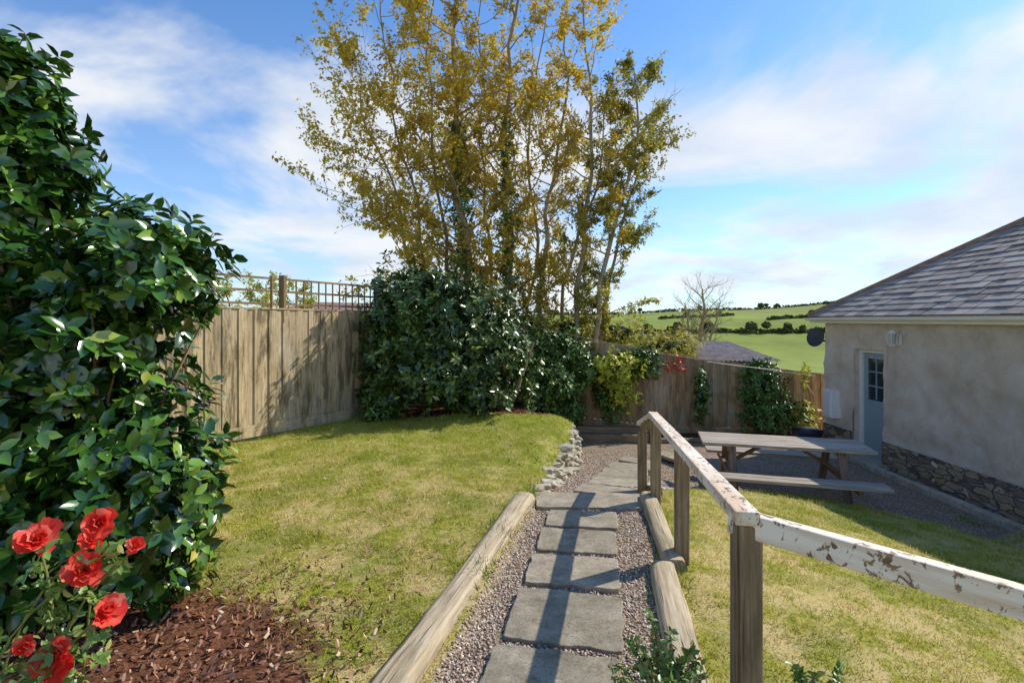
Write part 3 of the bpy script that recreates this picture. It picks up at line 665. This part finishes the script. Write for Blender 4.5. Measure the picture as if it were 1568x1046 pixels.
# laurel bush
par=empty('laurel_bush')
E=rel([(-1.6,9.4,.42,.75,.6,.55),(-2.1,9.2,-.3,.5,.5,.8),(-1.1,9.3,-.25,.85,.7,.85),(-.35,9.4,-.35,.6,.6,.6),(-1.4,8.9,-.95,.7,.5,.5),(-.5,9.0,-1.1,.5,.5,.45),(-2.3,9.1,-1.2,.4,.4,.35),(.05,9.7,-.9,.4,.5,.5)])
core(E,'shade_core',par,.62); P,O=shell(E,4600,.6,1.25,.38); shoots(P,O,6,.13,LEAF2,'leaves',L_lau,par,smooth=False)
mb=MB()
for i in range(7): mb.tube([(-.9+i*.12,9.2,H-1.8),(-1.1+i*.2,9.2,H-1.2),(-1.4+i*.3,9.3,H-.4)],[.05,.04,.02],7)
mb.fin('stems',M_bark,par)
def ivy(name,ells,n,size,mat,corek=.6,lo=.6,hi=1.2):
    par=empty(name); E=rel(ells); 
    if corek: core(E,'shade_core',par,corek)
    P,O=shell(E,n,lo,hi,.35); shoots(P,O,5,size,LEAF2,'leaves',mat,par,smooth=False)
    mb=MB()
    for i in range(10):
        q=Vector(P[random.randrange(n)]); e=E[0]; b0=Vector((q.x*.3+e[0]*.7,e[1]+.1,e[2]-e[5])); mb.tube([b0,b0.lerp(q,.5)+Vector((.05,0,.1)),q],[.015,.01,.005],5)
    mb.fin('stems',M_bark,par)
ivy('ivy_hedge',[(.75,10.9,-.65,.75,.35,.45),(.5,10.6,-1.3,.8,.4,.5),(1.6,10.95,-1.05,.45,.3,.3),(1.0,10.8,-1.9,.5,.3,.35),(2.75,11.0,-.9,.4,.2,.3),(2.1,11.0,-1.6,.3,.22,.4)],2400,.115,L_ivy,.5)
ivy('ivy_climber',[(5.4,11.0,-1.45,.45,.25,.45),(5.6,10.95,-2.0,.6,.3,.4),(5.3,11.0,-1.05,.3,.2,.2),(4.1,11.05,-1.6,.15,.12,.5)],1100,.10,L_ivy,.45)
ivy('yellow_shrub',[(2.15,10.7,-1.0,.45,.25,.35),(2.3,10.7,-1.5,.3,.2,.35)],260,.11,L_yel,0)
ivy('red_berry_shrub',[(3.45,10.95,-.85,.18,.15,.22),(3.6,10.95,-1.0,.15,.1,.12)],24,.08,L_red,0)
ivy('corner_shrub',[(6.3,11.0,-1.1,.07,.12,.25),(6.25,10.9,-2.0,.2,.2,.3)],60,.10,L_yel,0)
ivy('garden_shrub',[(-2.2,8.7,-1.55,.3,.25,.2)],120,.09,L_ivy,.5)
ivy('bramble_thicket',[(2.6,13.2,-.35,1.0,.6,.45),(1.3,12.6,-.3,.9,.5,.5),(4.1,14,-.75,.8,.6,.4),(5.1,16,-.8,.8,.6,.45),(.3,12.5,-.2,.8,.5,.6)],1500,.11,L_olive,.5)

# ------------------------------------------------------------ trees
def polyp(ctrl,n):
    c=[Vector(p) for p in ctrl]; out=[]
    for i in range(n+1):
        t=i/n*(len(c)-1); k=min(int(t),len(c)-2); f=t-k
        p0=c[max(k-1,0)];p1=c[k];p2=c[k+1];p3=c[min(k+2,len(c)-1)]
        out.append(.5*((2*p1)+(p2-p0)*f+(2*p0-5*p1+4*p2-p3)*f*f+(3*p1-p0-3*p2+p3)*f**3))
    return out
def rvec(): return Vector((random.gauss(0,1),random.gauss(0,1),random.gauss(0,1))).normalized()
def limb(mb,p,d,L,r,n=6,wig=.18,upb=.10):
    pts=[p.copy()]; d=d.normalized(); 
    for i in range(n):
        d=(d+rvec()*wig+Vector((0,0,upb))).normalized(); p=p+d*(L/n); pts.append(p.copy())
    mb.tube(pts,[r*(1-.85*i/n) for i in range(n+1)],5 if r>.02 else 3)
    return pts
def tree(name,trunks,bark,leafmat_,nleaf,lsize,blen=1.7,start=.25,nb=26,bias=(0,0,0),ntw=7):
    par=empty(name); mb=MB(); LP=[];LD=[]
    for ctrl,r0,sc_ in trunks:
        pts=polyp(ctrl,18); pts=[p+Vector((mnoise.noise(p*.8),mnoise.noise(p*.8+Vector((9,0,0))),0))*.22 for p in pts]
        mb.tube(pts,[r0*(1-.82*i/18) for i in range(19)],8,False,.15)
        for j in range(nb):
            s=start+(1-start)*((j+random.random())/nb)**1.15; k=s*18; i=min(int(k),17); p=pts[i].lerp(pts[i+1],k-i)
            th=random.uniform(0,6.283); dr=Vector((math.cos(th),math.sin(th)*.8,random.uniform(-.05,.95)))+Vector(bias)
            L_=blen*sc_*random.uniform(.5,1.15)*(1.2-.6*abs(s-.5)*1.4); rr=r0*(1-.8*s)*.33+.005
            bp=limb(mb,p,dr,L_,rr,7,.22,.08)
            for t in range(ntw):
                q=random.uniform(.2,1)*7; i2=min(int(q),6); p2=bp[i2].lerp(bp[i2+1],q-i2)
                d2=(bp[i2+1]-bp[i2]).normalized()+rvec()*.9
                tp_=limb(mb,p2,d2,L_*random.uniform(.2,.48),max(.0035,rr*.3),4,.25,.06)
                nl=int(nleaf*random.choice((.25,.8,1.2,1.8)))
                for u in range(nl):
                    v_=random.uniform(.1,1)*4; i3=min(int(v_),3); LP.append(tp_[i3].lerp(tp_[i3+1],v_-i3)+rvec()*random.uniform(.01,.11)); LD.append(rvec()+Vector((0,0,-.3)))
    mb.fin('branches',bark,par,True)
    if LP:
        n=len(LP); C=np.array([tuple(p) for p in LP]); X=np.array([tuple(p) for p in LD])
        batch('leaves',*LEAF2,C,X,rv(n)+np.array([0,0,.3]),R.uniform(.6,1.25,n)*lsize,leafmat_,par)
    return par
def T(pts,y): return [(x,y+dy,H+z) for x,z,dy in pts]
t1=tree('autumn_tree',[
 (T([(-1.0,-2.6,0),(-1.1,1.5,0),(-1.4,5.2,.1),(-1.2,9.5,0)],12),.11,1.15),
 (T([(-.05,-2.6,0),(-.1,2,.1),(-.2,5,0),(.3,9.5,0)],12.3),.11,1.1),
 (T([(-1.5,-2.6,.2),(-2.0,1.4,.2),(-2.7,4.4,0),(-3.2,8.3,0)],12.2),.055,1.15),
 (T([(-1.2,-2.6,-.2),(-1.6,2,0),(-2.0,5,.1),(-2.0,9,0)],12.5),.055,1.05),
 (T([(-1.3,-2.6,0),(-2.3,1.4,-.2),(-3.2,4.0,-.2),(-3.7,6.2,0)],12.2),.045,1.1),
 (T([(-.4,-2.6,0),(-.6,2,.3),(-.8,5,.3),(-.6,9.5,.3)],12.6),.05,1.05),
],M_bark,L_gold,30,.10,1.85,.2,37,(-.08,-.1,0),9)
t2=tree('autumn_tree',[
 (T([(.8,-2.6,0),(.7,2.0,0),(1.2,4.4,0),(1.4,8.5,0)],12.4),.07,1.1),
 (T([(1.3,-2.6,0),(1.75,2.4,0),(1.9,5.2,0),(1.7,8.6,0)],12.2),.07,1.0),
 (T([(.3,-2.6,0),(.5,2.0,.2),(.6,5,.2),(1.0,9,0)],12.8),.055,1.1),
],M_bark2,L_gold,22,.095,1.55,.2,32,(.05,0,0),8)
t3=tree('multi_stem_tree',[
 (T([(1.6,-2.6,0),(2.3,1.5,0),(2.9,4,0),(3.0,6.0,0)],12.2),.075,.75),
 (T([(1.9,-2.6,0),(2.4,1.0,0),(3.1,3.4,.1),(3.3,4.6,.1)],12.6),.055,.8),
 (T([(1.2,-2.6,0),(1.4,1.5,0),(2.1,3.4,.1),(2.3,5.6,.1)],12.6),.055,.95),
],M_bark2,L_olive,28,.09,1.35,.2,32,(.05,0,0),8)
mb=MB(); limb(mb,Vector((2.95,12.2,H+3.9)),Vector((1,0,.25)),1.7,.03,9,.2,.12); q=limb(mb,Vector((2.9,12.2,H+4.6)),Vector((.9,0,.6)),2.0,.025,9,.2,.05)
for i in range(6): limb(mb,q[3+i%6],Vector((.5,0,.8))+rvec()*.5,.5,.008,4)
mb.fin('bare_branches',M_bark2,t3,True)
for cx,dx,z0,z1,y,nn in ((-1.05,-.06,-1.5,4.6,12,900),(-.08,-.02,-1.5,4.8,12.3,900),(1.6,.1,-1.2,1.6,12.2,220),(.7,.0,-1,1.5,12.4,200)):
    z=R.uniform(z0,z1,nn); th=R.uniform(0,6.28,nn); r=R.uniform(.06,.44,nn)*(1-.5*(z-z0)/(z1-z0))*(1+.6*np.sin(z*3.1+cx))
    P=np.stack([cx+dx*(z)+r*np.cos(th),y+r*np.sin(th),H+z],-1); O=np.stack([np.cos(th),np.sin(th),0*th],-1)
    shoots(P,O,5,.10,LEAF2,'trunk_ivy',L_olive if cx>0 else L_ivy,t1 if cx<0.5 else t2,smooth=False)
tree('bare_tree',[(T([(9.0,-4.8,0),(9.05,-1.5,0),(9.1,.2,0),(9.2,1.5,0)],24.5),.16,1),(T([(9.0,-2.8,0),(8.6,-.8,0),(8.2,.8,0)],24.5),.09,.9),(T([(9.0,-2.8,0),(9.6,-.8,0),(10,.9,0)],24.5),.09,.9)],M_bark2,L_olive,0,.1,1.4,.2,30,(0,0,.3),14)
tree('golden_tree',[(T([(-7.2,-2.8,0),(-7.1,-.5,0),(-7.0,1.0,0)],14.5),.08,.8),(T([(-6.4,-2.8,0),(-6.4,-.5,0),(-6.2,.8,0)],14.8),.06,.8),(T([(-8.0,-2.8,0),(-8.0,-.5,0),(-8.1,1.1,0)],14.5),.06,.8)],M_bark,L_yel,18,.09,.9,.35,20,(0,0,-.2),7)

# ------------------------------------------------------------ distant hedges
par=empty('hedgerow'); P=[];S=[]
def hedge(x0,y0,x1,y1,hh,n,tr=0,th=5):
    for i in range(n):
        s=random.random(); x=x0+(x1-x0)*s; y=y0+(y1-y0)*s+4*math.sin(s*7); z=float(gz(x,y)); P.append((x+random.gauss(0,.6),y+random.gauss(0,.6),z+random.uniform(-.2,hh)*(.6+.5*math.sin(s*23)**2))); S.append(random.uniform(.8,1.5))
    for t in range(tr):
        s=random.random(); x=x0+(x1-x0)*s; y=y0+(y1-y0)*s+4*math.sin(s*7); z=float(gz(x,y)); r=random.uniform(.25,.6)*th; hc=random.uniform(.3,.7)*th
        for k in range(150):
            v=rvec(); q=random.random()**.4; P.append((x+v.x*r*q,y+v.y*r*q,z+hc+v.z*r*.7*q)); S.append(random.uniform(.6,1.2))
hedge(60,255,185,262,2.2,1800,12,6); hedge(30,412,330,420,1.8,1800,7,5); hedge(150,300,230,330,1.8,700,4,5); hedge(95,330,150,345,1.8,500,3,5)
hedge(20,150,60,220,3,700,10,6); hedge(60,205,85,260,2.0,500,8,6)
P=np.array(P);S=np.array(S);n=len(P); batch('hedge_foliage',*QUAD,P,rv(n),rv(n),S*1.3,L_hedge,par)

# ------------------------------------------------------------ roses
par=empty('red_rose_bush')
m,nt,b=newmat('rose_petal'); c=ramp(nt,rnd(nt),[(0,(.85,.03,.02)),(.6,(.94,.11,.07)),(1,(.95,.32,.25))]); nt.links.new(c,b.inputs['Base Color']); b.inputs['Roughness'].default_value=.5
t=nt.nodes.new('ShaderNodeBsdfTranslucent'); nt.links.new(c,t.inputs[0]); mx=nt.nodes.new('ShaderNodeMixShader'); mx.inputs[0].default_value=.4
nt.links.new(b.outputs[0],mx.inputs[1]); nt.links.new(t.outputs[0],mx.inputs[2]); nt.links.new(mx.outputs[0],nt.nodes['Material Output'].inputs[0])
PET=([(0,-.12,0),(0,.12,0),(.5,-.42,.10),(.5,0,-.04),(.5,.42,.02),(.95,-.40,.20),(1.04,-.1,.36),(1.0,.14,.12),(.90,.42,.34)],[(0,3,2),(0,1,3),(1,4,3),(2,3,6,5),(3,7,6),(3,4,8,7)])
fl=[(-1.386,1.72,-.683,.05),(-1.59,1.72,-.737,.056),(-1.42,1.7,-.83,.052),(-1.28,1.74,-.77,.026),(-1.33,1.68,-.954,.045),(-1.47,1.66,-1.09,.062),(-1.52,1.6,-1.02,.03),(-1.44,1.75,-.75,.036)]
C=[];X=[];Z=[];S=[]
mbs=MB(); LPp=[];LO=[]
for fx,fy,fz,r in fl:
    c0=Vector((fx,fy,H+fz)); ax_=(Vector((.45,-.75,.45))+rvec()*.4).normalized(); a_=ax_.cross(Vector((0,0,1))).normalized(); b2=ax_.cross(a_)
    for ring,(np_,el,sz) in enumerate(((5,1.2,.5),(6,.9,.7),(7,.5,.9),(8,.05,1.05))):
        for k in range(np_):
            t=2*math.pi*(k+.5*ring)/np_+random.uniform(-.35,.35); rd=a_*math.cos(t)+b2*math.sin(t); e=el+random.uniform(-.35,.35)
            x=rd*math.cos(e)+ax_*math.sin(e); z=ax_*math.cos(e)-rd*math.sin(e)
            C.append(tuple(c0)); X.append(tuple(x)); Z.append(tuple(z)); S.append(r*sz*random.uniform(.75,1.2))
    base=Vector((-1.75+random.uniform(-.25,.35),1.75+random.uniform(-.1,.1),H-1.56)); mid=base.lerp(c0,.55)+Vector((random.uniform(-.08,.05),0,.08))
    pts=polyp([base,mid,c0-ax_*.01],8); mbs.tube(pts,[.004]*8+[.003],5)
    for p in pts[1:-1]:
        for q in range(3): LPp.append(tuple(p+rvec()*.06)); LO.append(tuple(rvec()))
batch('petals',*PET,np.array(C),np.array(X),np.array(Z),np.array(S),m,par,False)
mbs.fin('stems',plain('green_stem',(.20,.22,.06),.5,.2),par)
L_rose=leafmat('rose_leaf',[(0,(.09,.18,.03)),(.7,(.18,.32,.06)),(1,(.34,.30,.10))],.4,0,3,.7)
shoots(np.array(LPp),np.array(LO),4,.045,LEAF6,'leaves',L_rose,par)
def rosebush(name,cx,cy,n,hh,spread):
    par=empty(name); mb=MB(); LP=[];LO=[]
    for i in range(n):
        b0=Vector((cx+random.uniform(-.08,.08),cy+random.uniform(-.06,.06),float(gz(cx,cy))-.03)); tpz=random.uniform(.4,1)*hh
        top=b0+Vector((random.uniform(-1,1)*spread,random.uniform(-.6,.6)*spread,tpz)); pts=polyp([b0,b0.lerp(top,.5)+Vector((0,0,.06)),top],7); mb.tube(pts,[.004]*7+[.002],5)
        for p in pts[2:]:
            LP.append(tuple(p)); LO.append(tuple(rvec()))
    mb.fin('stems',plain(name+'_stem',(.26,.18,.08),.5,.2),par)
    shoots(np.array(LP),np.array(LO),5,.038,LEAF6,'leaves',L_rose,par)
rosebush('rose_shrub',.62,2.06,28,.30,.19)
rosebush('rose_shrub',1.25,2.10,9,.28,.12)
rosebush('rose_shrub',.66,2.15,4,.46,.12)
par=empty('leafy_weeds'); n=900; pc=np.array([(5.6,6.3),(5.75,5.6),(.82,2.3),(.86,2.9),(1.0,3.3),(6.0,10.3),(.22,4.9),(-.1,3.9),(.05,4.3),(-.2,3.2)]); k=R.integers(0,len(pc),n); x=pc[k,0]+R.normal(size=n)*.05; y=pc[k,1]+R.normal(size=n)*.13
ln=R.normal(size=(n,3))*.45; ln[:,2]=1
batch('tufts',*BL,np.stack([x,y,gz(x,y)],-1),ln,rv(n),np.stack([R.uniform(.02,.09,n),np.full(n,.009),np.full(n,.01)],-1),leafmat('tuft',[(0,(.12,.22,.03)),(1,(.28,.42,.07))],.5),par)

# ------------------------------------------------------------ light and sky
S_=Vector((.88,.47,0)).normalized(); el=math.radians(40); sd=Vector((S_.x*math.cos(el),S_.y*math.cos(el),math.sin(el)))
ld=bpy.data.lights.new('sun','SUN'); ld.energy=5.0; ld.angle=math.radians(.5); ld.color=(1,.92,.78)
lo_=bpy.data.objects.new('sun',ld); lo_.rotation_euler=sd.to_track_quat('Z','Y').to_euler(); lo_.location=(5,5,20); col.objects.link(lo_)
w=bpy.data.worlds.new('World'); sc.world=w; w.name='sky'; w.use_nodes=True; nt=w.node_tree; bg=nt.nodes['Background']; bg.inputs[1].default_value=.15
sk=nd(nt,'ShaderNodeTexSky',sky_type='NISHITA',sun_disc=False,sun_elevation=el,sun_rotation=math.atan2(sd.x,sd.y)); sk.air_density=1.0; sk.dust_density=.3; sk.ozone_density=1.4
tc=nd(nt,'ShaderNodeTexCoord').outputs['Generated']; sx=nd(nt,'ShaderNodeSeparateXYZ',Vector=tc)
za=math_(nt,'ADD',sx.outputs[2],.20)
cv=nt.nodes.new('ShaderNodeCombineXYZ'); nt.links.new(math_(nt,'DIVIDE',sx.outputs[0],za),cv.inputs[0]); nt.links.new(math_(nt,'DIVIDE',sx.outputs[1],za),cv.inputs[1]); cv.inputs[2].default_value=6.1
n1=noi(nt,cv.outputs[0],.9,8,.56,.4)
bias=ramp(nt,sx.outputs[2],[(0.0,.52),(.12,.60),(.30,.60),(.42,.42),(.58,.33)])
n1=math_(nt,'ADD',n1,math_(nt,'SUBTRACT',bias,.5))
n1=math_(nt,'ADD',n1,math_(nt,'MULTIPLY',sx.outputs[0],.09))
f=ramp(nt,n1,[(.44,0.0),(.64,.92)],'EASE')
lowz=ramp(nt,sx.outputs[2],[(0.0,.55),(.22,.14),(.5,0.0)])
f2=mix(nt,1.0,f,lowz,'LIGHTEN')
cl=mix(nt,ramp(nt,noi(nt,cv.outputs[0],1.7,5,.55),[(.38,0.0),(.62,1.0)]),(4.7,5.2,6.0),(6.3,6.4,6.5))
nt.links.new(mix(nt,f2,mix(nt,1.0,sk.outputs[0],(.72,1.05,1.38),'MULTIPLY'),cl),bg.inputs[0])
# ------------------------------------------------------------ camera
cd=bpy.data.cameras.new('camera'); cam=bpy.data.objects.new('camera',cd); col.objects.link(cam); sc.camera=cam
cam.location=(0,0,H); cam.rotation_euler=(math.radians(90),0,0); cd.lens=18; cd.sensor_width=36; cd.shift_y=-.021; cd.clip_start=.05; cd.clip_end=6000
sc.view_settings.view_transform='Standard'; sc.view_settings.look='None'; sc.view_settings.exposure=0
